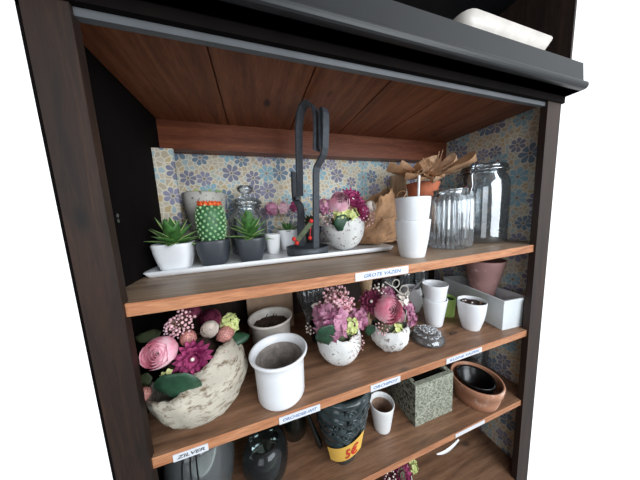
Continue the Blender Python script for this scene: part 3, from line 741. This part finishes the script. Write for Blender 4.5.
# ribbed glass jar
t = thing('ribbed_glass_jar', 'wide clear glass jar with vertical ribs beside the stacked cups', 'jar', 1.62, 1.32, -.33)
mb = MB(); pr = [(.150, 0), (.165, .012), (.168, .05)]
mb.lathe([(.150, 0), (.166, .012), (.170, .04), (.172, .20), (.170, .38), (.160, .415), (.135, .44)], 1.612, 1.325, -.327, 240, 0, rib=.032, ribn=30)
mb.lathe([(.135, .44), (.125, .455), (.125, .475), (.132, .485), (.124, .492), (.113, .485), (.113, .45), (.15, .40), (.158, .37), (.158, .04), (.01, .035)], 1.612, 1.325, -.327, 240, 0, capb=False)
mb.build('jar_body', 'glass_rib', t)
# clip jar
t = thing('clip_top_glass_jar', 'large clear storage jar with a wire clip lid at the right side', 'jar', 2.02, 1.38, -.33)
jx, jy = 2.085, 1.38
mb = MB(); mb.lathe([(.17, 0), (.20, .015), (.198, .06), (.203, .45), (.198, .55), (.175, .61), (.165, .63), (.165, .66), (.155, .66), (.155, .62), (.188, .55), (.192, .45), (.188, .05), (.01, .04)], jx, jy, -.325, 48); mb.build('jar_body', 'glass', t)
mb = MB(); mb.lathe([(.15, .665), (.178, .668), (.18, .69), (.165, .705), (.12, .715), (.01, .72)], jx, jy, -.325, 48); mb.build('lid', 'glass', t)
mb = MB(); ring = [(jx+.183*math.cos(2*PI*i/32), jy+.183*math.sin(2*PI*i/32), -.325+.655) for i in range(33)]; mb.tube(ring, .006, 6)
cl = [(jx-.19, jy-.03, .33), (jx-.23, jy-.06, .35), (jx-.25, jy-.06, .32), (jx-.22, jy-.05, .28), (jx-.185, jy-.03, .32)]
mb.tube(cl, .006, 6); mb.tube([(jx-.19, jy-.05, .33), (jx-.24, jy-.07, .28), (jx-.215, jy-.06, .20), (jx-.235, jy-.05, .10), (jx-.205, jy-.04, .02)], .006, 6)
mb.tube([(jx-.185, jy-.08, .345), (jx-.215, jy-.10, .37), (jx-.24, jy-.09, .345), (jx-.215, jy-.08, .32), (jx-.185, jy-.08, .345)], .006, 6)
mb.build('wire_clip', 'steel', t)
t = thing('storage_box', 'white box seen through the clip jar in the corner', 'box', 2.16, 1.85, -.33)
mb = MB(); mb.box(2.12, 2.285, 1.72, 1.95, -.325, .10); mb.build('box', 'white_matt', t, .006)

# ---------------------------------------------------------------- shelf two
t = thing('orchid_pot', 'large plain white pot with rounded rim at the shelf front', 'pot', .07, 1.165, S2)
pot(.073, 1.150, S2, [(.128, 0), (.137, .004), (.140, .012), (.141, .06), (.145, .20), (.148, .235), (.158, .25), (.168, .262), (.171, .272), (.166, .280), (.156, .276), (.146, .255), (.138, .235), (.135, .20), (.134, .06), (.12, .022), (.002, .018)], 'white', t, n=64)
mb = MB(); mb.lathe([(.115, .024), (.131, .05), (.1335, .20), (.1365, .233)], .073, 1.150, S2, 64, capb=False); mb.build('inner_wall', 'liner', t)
soil(.073, 1.150, S2+.024, .122, t, name='dust', mat='liner', amp=.002)  # pot floor in the same grey tone as the inner wall
t = thing('orchid_pot', 'cream pot with dry soil and twigs behind the large white pot', 'pot', .07, 1.62, S2)
bx_, by_ = .055, 1.56
pot(bx_, by_, S2, [(.115, 0), (.135, .01), (.145, .10), (.150, .24), (.158, .262), (.168, .275), (.172, .285), (.166, .292), (.154, .286), (.142, .262), (.136, .05), (.002, .04)], 'cream_pot', t, n=56)
soil(bx_, by_, S2+.225, .139, t)
random.seed(5)
for i in range(9):
    mb = MB()
    x = bx_+random.uniform(-.08, .08); y = by_+random.uniform(-.08, .08); mb.tube([(x, y, S2+.22), (x+random.uniform(-.02, .02), y, S2+.25), (x+random.uniform(-.04, .04), y, S2+.275)], .004, 5); mb.build('twig', 'soil', t)
t = thing('cardboard_box', 'plain cardboard box at the back behind the cream pot', 'box', .1, 1.95, S2)
mb = MB(); mb.box(-.13, .285, 1.86, 2.06, S2, -.50); mb.build('box', 'card', t, .004)
mb = MB(); mb.box(.095, .102, 1.857, 1.861, S2, -.50); mb.build('flap_seam', 'kraft', t)
t = thing('fluted_glass_vase', 'pale fluted glass vase between cardboard box and hydrangea pot', 'vase', .42, 1.85, S2)
pot(.445, 1.78, S2, [(.05, 0), (.06, .01), (.05, .08), (.07, .16), (.12, .30), (.135, .46), (.127, .46), (.112, .30), (.06, .16), (.002, .15)], 'glass_thick', t, n=96, rib=.04, ribn=16)
t = thing('potted_echeveria', 'dusky grey echeveria in a small glass behind the hydrangea pot', 'plant', .44, 1.52, S2)
pot(.44, 1.55, S2, potprof(.06, .075, .16), 'smoke', t)
rosette((.44, 1.55, S2+.19), t, 22, .10, .05, 44, mats=('leaf_b', 'stem'))
t = thing('wooden_candlestick', 'slim pale wooden candlestick behind the pink rose pot', 'candlestick', .95, 1.62, S2)
t.name = 'wooden_candlestick'; t['label'] = 'slim pale wooden candlestick behind the pink rose pot'; t['category'] = 'candlestick'
mb = MB(); mb.lathe([(.06, 0), (.06, .02), (.03, .05), (.035, .2), (.05, .34), (.062, .44), (.058, .45), (.01, .45)], .95, 1.62, S2, 24); mb.build('body', 'paleWood', t)
t = thing('wire_heart_stand', 'cream wire ornament of loops standing behind the rose pot', 'ornament', 1.18, 1.45, S2)
for (px_, pz_, r_) in ((1.15, -.635, .036), (1.245, -.715, .045), (1.285, -.76, .022)):
    mb = MB(); mb.tube([(px_+r_*math.cos(2*PI*i/20), 1.45+.1*(px_-1.2), pz_+r_*math.sin(2*PI*i/20)) for i in range(21)], .006, 6); mb.build('wire_loop', 'wire', t)
mb = MB(); mb.tube([(1.03, 1.44, -.60), (1.13, 1.44, -.67), (1.20, 1.45, -.74), (1.22, 1.45, -.85), (1.20, 1.46, S2+.01)], .006, 6); mb.tube([(1.28, 1.45, -.73), (1.29, 1.45, -.85), (1.25, 1.46, S2+.01)], .006, 6)
mb.tube([(1.14, 1.40, S2+.007), (1.28, 1.40, S2+.007), (1.28, 1.5, S2+.007), (1.14, 1.5, S2+.007), (1.14, 1.40, S2+.007)], .006, 6); mb.build('wire_stem', 'wire', t)
t = thing('white_jug', 'white jug with a thin handle between wire ornament and stacked cups', 'jug', 1.5, 1.62, S2)
pot(1.53, 1.67, S2, potprof(.08, .085, .26, bulge=.03), 'white', t)
mb = MB(); mb.tube([(1.46, 1.60, S2+.24), (1.475, 1.57, S2+.29), (1.52, 1.54, S2+.35), (1.56, 1.53, S2+.38)], .008, 6); mb.build('handle', 'white', t)
cup(1.517, 1.37, S2, .070, .107, .258, 'lower of two stacked white cups between glass frog and lime pot', 'stacked white cups on the second shelf')
cup(1.517, 1.37, S2+.135, .074, .107, .258, 'upper of two stacked white cups between glass frog and lime pot', 'stacked white cups on the second shelf')
t = thing('lime_pot', 'small lime green pot behind the stacked white cups', 'pot', 1.78, 1.5, S2)
pot(1.765, 1.46, S2, potprof(.075, .085, .185), 'lime', t); soil(1.765, 1.46, S2+.165, .074, t, mat='leaf')
t = thing('soil_pot', 'small white pot filled with soil beside the grey trough', 'pot', 1.756, 1.2, S2)
pot(1.752, 1.20, S2, potprof(.066, .108, .257, .008, bulge=.010), 'white', t); soil(1.752, 1.20, S2+.232, .094, t)
random.seed(8)
for i in range(8):
    mb = MB(); mb.ball((1.752+random.uniform(-.06, .06), 1.20+random.uniform(-.06, .06), S2+.238), random.uniform(.006, .012), 0, 6, wob=.3); mb.build('pebble', 'stem' if i % 3 else 'white_matt', t)
# glass flower frog
t = thing('glass_flower_frog', 'round domed glass flower frog full of holes at the shelf edge', 'glass frog', 1.28, 1.2, S2)
fx, fy = 1.275, 1.215; mb = MB(); mb.lathe([(.11, 0), (.126, .006), (.130, .02), (.122, .035), (.105, .055), (.07, .078), (.03, .09), (.004, .091)], fx, fy, S2, 48)
mb.build('dome', 'glass_thick', t)
for ring_, (rr_, cnt) in enumerate(((.085, 12), (.045, 7), (0, 1))):
    for i in range(cnt):
        a = 2*PI*i/cnt; mb = MB(); zc = S2+(.066, .088, .095)[ring_]; x, y = fx+rr_*math.cos(a), fy+rr_*math.sin(a)
        mb.tube([(x+.015*math.cos(2*PI*k/14), y+.015*math.sin(2*PI*k/14), zc) for k in range(15)], .006, 6); mb.build('hole_rim', 'glass_rim', t)
mb = MB(); mb.tube([(1.50, 1.19, S2+.008), (1.53, 1.185, S2+.01), (1.57, 1.19, S2+.008)], .007, 6)
tag(mb.build('dry_twig', 'soil'), 'short dark twig lying on the board near the glass frog', 'twig')
# trough + pink clay pot
t = thing('plastic_trough', 'long grey white trough running front to back at the right side', 'planter', 2.1, 1.35, S2)
A, B_, Cc, D_ = (1.93, 1.06), (2.06, 1.74), (2.275, 1.70), (2.20, 1.04)
def troughring(s_, z):
    cx = sum(p[0] for p in (A, B_, Cc, D_))/4; cy = sum(p[1] for p in (A, B_, Cc, D_))/4
    return [(cx+(p[0]-cx)*s_, cy+(p[1]-cy)*(1-(1-s_)*.4), z) for p in (A, D_, Cc, B_)]
R_ = [troughring(.90, S2), troughring(.985, S2+.25), troughring(1.04, S2+.25), troughring(1.04, S2+.272), troughring(.93, S2+.272), troughring(.84, S2+.02)]
P = [p for r_ in R_ for p in r_]; mb = MB(); mb.add(P, [(j*4+i, j*4+(i+1) % 4, (j+1)*4+(i+1) % 4, (j+1)*4+i) for j in range(5) for i in range(4)], 0, False)
mb.add(R_[0], [(3, 2, 1, 0)], 0, False); mb.add(R_[-1], [(0, 1, 2, 3)], 0, False)
mb.build('trough', 'trough', t, .004)
t = thing('clay_pot', 'dusty pink clay pot standing in the grey white trough', 'pot', 2.12, 1.4, S2+.02)
pot(2.13, 1.36, S2+.02, [(.075, 0), (.09, .01), (.10, .22), (.145, .40), (.163, .50), (.166, .53), (.155, .53), (.13, .40), (.09, .22), (.002, .2)], 'pinkclay', t, n=48)
# small clear glasses in the dark at the back of shelf two
for i, (gx, gy, lab) in enumerate(((1.36, 1.86, 'left clear tumbler in the dark back row under the top shelf'), (1.62, 1.88, 'middle clear tumbler in the dark back row under the top shelf'), (1.86, 1.90, 'right clear tumbler in the dark back row by the trough'))):
    o = pot(gx, gy, S2, potprof(.08, .10, .36, .008), 'glass', None, 'glass_tumbler', n=32); tag(o, lab, 'glass', 'clear tumblers at the back of the second shelf')

# ---------------------------------------------------------------- shelf three
o = pot(.846, 1.235, S3, potprof(.064, .096, .230, .009), 'white_matt', None, 'beige_cup')
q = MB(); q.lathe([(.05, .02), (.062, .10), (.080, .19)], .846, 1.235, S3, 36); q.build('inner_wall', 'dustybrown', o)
tag(o, 'single off-white cup between dark vase and stone planter', 'cup')
t = thing('carved_vase', 'tall dark slate vase with carved waves and a yellow price tag', 'vase', .475, 1.22, S3)
vx, vy = .478, 1.19; mb = MB(); P = []; n = 96; m_ = 90
for j in range(m_+1):
    u = j/m_
    for i in range(n):
        a = 2*PI*i/n; r_ = .085+.115*u**.75
        w_ = u*10.5+.35*math.sin(4*a+3*u)+.2*math.sin(7*a); k = 1+(.13*abs(math.sin(PI*w_*.72))**.6 if .26 < u < .99 else .02*math.sin(5*a))
        P.append((vx+r_*k*math.cos(a), vy+r_*k*math.sin(a), S3+u*.60))
mb.add(P, [(j*n+i, j*n+(i+1) % n, (j+1)*n+(i+1) % n, (j+1)*n+i) for j in range(m_) for i in range(n)], 0)
mb.add(P[:n], [tuple(reversed(range(n)))], 0, False)
mb.lathe([(.205, .60), (.18, .60), (.165, .5), (.07, .03), (.002, .03)], vx, vy, S3, 48, capb=False)
mb.build('body', 'slate', t)
def vr(z): return .085+.115*((z)/.60)**.75
for k, (az, z_, s_) in enumerate(((-1.75, .33, 1), (-1.25, .39, 1), (-1.55, .43, -1), (-2.1, .42, 1), (-.95, .31, -1), (-1.05, .47, 1), (-1.7, .52, 1), (-2.4, .35, -1))):
    pts = []; rad = []
    for j in range(26):
        u = j/25; a = u*4.2*PI*.8; q = .042*(1-u*.85)
        aa = az+s_*q*math.cos(a)/vr(z_)*.9; zz = z_+q*math.sin(a); r_ = vr(zz)*1.09
        pts.append((vx+r_*math.cos(aa), vy+r_*math.sin(aa), S3+zz)); rad.append(.010*(1-.4*u))
    mb = MB(); mb.tube(pts, rad, 6); mb.ball(pts[-1], .011, 0, 6); mb.build('scroll_relief', 'slate', t)
# price tag wrapped over the front
mb = MB(); n = 14; P = []
def tagp(u, v):   # u 0..1 left to right, v 0..1 bottom to top
    a = -2.62+1.50*u; z = .075+.085*u*u+.02*u+(.13+.03*u)*v; r_ = vr(z)*1.06+.012+.04*(u-.5)**2; return (vx+r_*math.cos(a), vy+r_*math.sin(a), S3+z)
P = [tagp(i/n, v) for i in range(n+1) for v in (0, 1)]
mb.add(P, [(2*i, 2*i+2, 2*i+3, 2*i+1) for i in range(n)], 0)
tmp = MB(); L_ = lettering(tmp, '5€', 0, 1, 0, 0, 1, 0)
P2 = []
for (x, y, z) in L_:
    p = Vector(tagp(.52+.34*x, .14+.64*z)); d = Vector((p.x-vx, p.y-vy, 0)).normalized(); P2.append(tuple(p+d*.003))
mb.add(P2, tmp.f, 1, False)
o = mb.build('price_tag', ['tag', 'red'], t); o['label'] = 'yellow paper price tag marked 5 euro'
# square concrete planter
t = thing('square_planter', 'square pitted concrete planter with a dark inside on the third shelf', 'planter', 1.29, 1.32, S3)
sx0, sx1, sy0, sy1, H = 1.09, 1.485, 1.14, 1.52, .365; w_ = .035; mb = MB()
mb.box(sx0, sx1, sy0, sy0+w_, S3, S3+H, 0); mb.box(sx0, sx1, sy1-w_, sy1, S3, S3+H, 0)
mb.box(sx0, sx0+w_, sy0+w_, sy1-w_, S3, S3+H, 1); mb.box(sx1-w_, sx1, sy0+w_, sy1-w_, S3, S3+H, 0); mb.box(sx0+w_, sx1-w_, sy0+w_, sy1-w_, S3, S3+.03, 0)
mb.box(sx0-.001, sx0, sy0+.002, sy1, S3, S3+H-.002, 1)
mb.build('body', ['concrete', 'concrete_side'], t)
mb = MB(); mb.box(sx0+w_+.01, sx1-w_-.01, sy0+w_+.01, sy1-w_-.01, S3+.03, S3+H-.03, 0); mb.build('liner', 'plastic_black', t)  # black block filling the planter to just below its rim
# oval terracotta pot with black inner pot
t = thing('terracotta_bowl', 'round limed terracotta pot holding a black plastic pot', 'pot', 1.80, 1.2, S3)
pot(1.80, 1.165, S3, [(.14, 0), (.158, .008), (.172, .06), (.186, .135), (.194, .14), (.200, .195), (.195, .207), (.183, .20), (.172, .13), (.14, .04), (.002, .03)], 'terra_pale', t, n=56)
o = pot(1.805, 1.175, S3+.045, [(.10, 0), (.118, .01), (.135, .12), (.14, .125), (.146, .150), (.14, .155), (.126, .14), (.11, .02), (.002, .015)], 'plastic_black', None, 'black_plastic_pot', n=48)
tag(o, 'glossy black plastic pot set inside the limed terracotta pot', 'pot')
for gx, gy, r_, h_, lab in ((1.90, 1.56, .13, .40, 'clear glass jar behind the terracotta pot, nearer the planter'), (2.13, 1.42, .13, .42, 'clear glass jar behind the terracotta pot, at the right wall')):
    t = thing('preserving_jar', lab, 'jar', gx, gy, S3, 'clear jars behind the terracotta pot')
    pot(gx, gy, S3, [(r_*.85, 0), (r_, .015), (r_, h_*.75), (r_*.8, h_*.85), (r_*.8, h_*.93), (r_*.74, h_*.93), (r_*.72, h_*.85), (r_*.93, h_*.72), (r_*.93, .02), (.002, .02)], 'glass', t, 'jar_body')
    pot(gx, gy, S3+h_*.935, [(r_*.7, 0), (r_*.86, .005), (r_*.86, .03), (r_*.5, .045), (.004, .05)], 'glass', t, 'lid')
# dark glass to the left
t = thing('oval_glass_vase', 'large greyish glass vase with dark stripes under the silver label', 'vase', -.40, 1.25, S3)
mb = MB(); mb.lathe([(.10, 0), (.14, .02), (.175, .16), (.185, .30), (.165, .46), (.13, .54), (.12, .54), (.155, .45), (.175, .30), (.165, .16), (.12, .03), (.002, .03)], -.43, 1.25, S3, 48); mb.build('body', 'milkglass', t)
for a in (-1.78, -1.55, -1.38):
    mb = MB(); mb.tube([(-.43+q*math.cos(a), 1.25+q*math.sin(a), S3+z) for q, z in ((.145, .02), (.180, .16), (.190, .30), (.170, .46), (.135, .54))], .004, 6); mb.build('dark_stripe', 'plastic_black', t)
for x, y, r_, lab in ((-.06, 1.24, .15, 'dark smoked glass bowl vase in shadow beneath the white pot'), ):
    t = thing('smoked_vase', lab, 'vase', x, y, S3)
    mb = MB(); mb.lathe([(.08, 0), (.11, .01), (.14, .08), (r_, .16), (.13, .24), (.10, .29), (.092, .29), (.12, .235), (.14, .16), (.12, .08), (.002, .03)], x, y, S3, 40); mb.build('body', 'smoke', t)
t = thing('black_glass_pitcher', 'glossy black glass pitcher with curved handle left of the carved vase', 'pitcher', .2, 1.35, S3)
t.name = 'black_glass_pitcher'
mb = MB(); mb.lathe([(.05, 0), (.09, .01), (.10, .12), (.085, .30), (.06, .42), (.075, .52), (.068, .52), (.05, .42), (.075, .30), (.09, .12), (.002, .03)], .17, 1.45, S3, 36); mb.build('body', 'darkglass', t)
mb = MB(); mb.tube([(.19, 1.36, S3+.46), (.20, 1.30, S3+.40), (.25, 1.27, S3+.28), (.29, 1.25, S3+.16), (.31, 1.24, S3+.09), (.32, 1.24, S3+.05)], [.012, .014, .016, .02, .025, .018], 10); mb.build('handle', 'darkglass', t)

# ---------------------------------------------------------------- on top, above the cornice
t = thing('serving_dish', 'pale oblong dish resting on the board above the cornice', 'dish', 1.55, 1.05, .985)
mb = MB(); rings = [rr(1.26, 1.94, .97, 1.29, .985, .05), rr(1.22, 1.98, .93, 1.33, 1.03, .06), rr(1.19, 2.01, .905, 1.36, 1.085, .07), rr(1.20, 2.0, .915, 1.35, 1.09, .07), rr(1.24, 1.96, .95, 1.31, 1.035, .06), rr(1.28, 1.92, .99, 1.27, 1.0, .05)]
n = len(rings[0]); P = [p for r_ in rings for p in r_]
mb.add(P, [(j*n+i, j*n+(i+1) % n, (j+1)*n+(i+1) % n, (j+1)*n+i) for j in range(5) for i in range(n)], 0)
mb.add(rings[0], [tuple(reversed(range(n)))], 0, False); mb.add(rings[-1], [tuple(range(n))], 0, False); mb.build('dish', 'cream_pot', t)
o = pot(1.38, 1.45, .985, potprof(.05, .07, .40), 'white_matt', None, 'slim_vase'); tag(o, 'slim white vase behind the pale dish on top', 'vase')
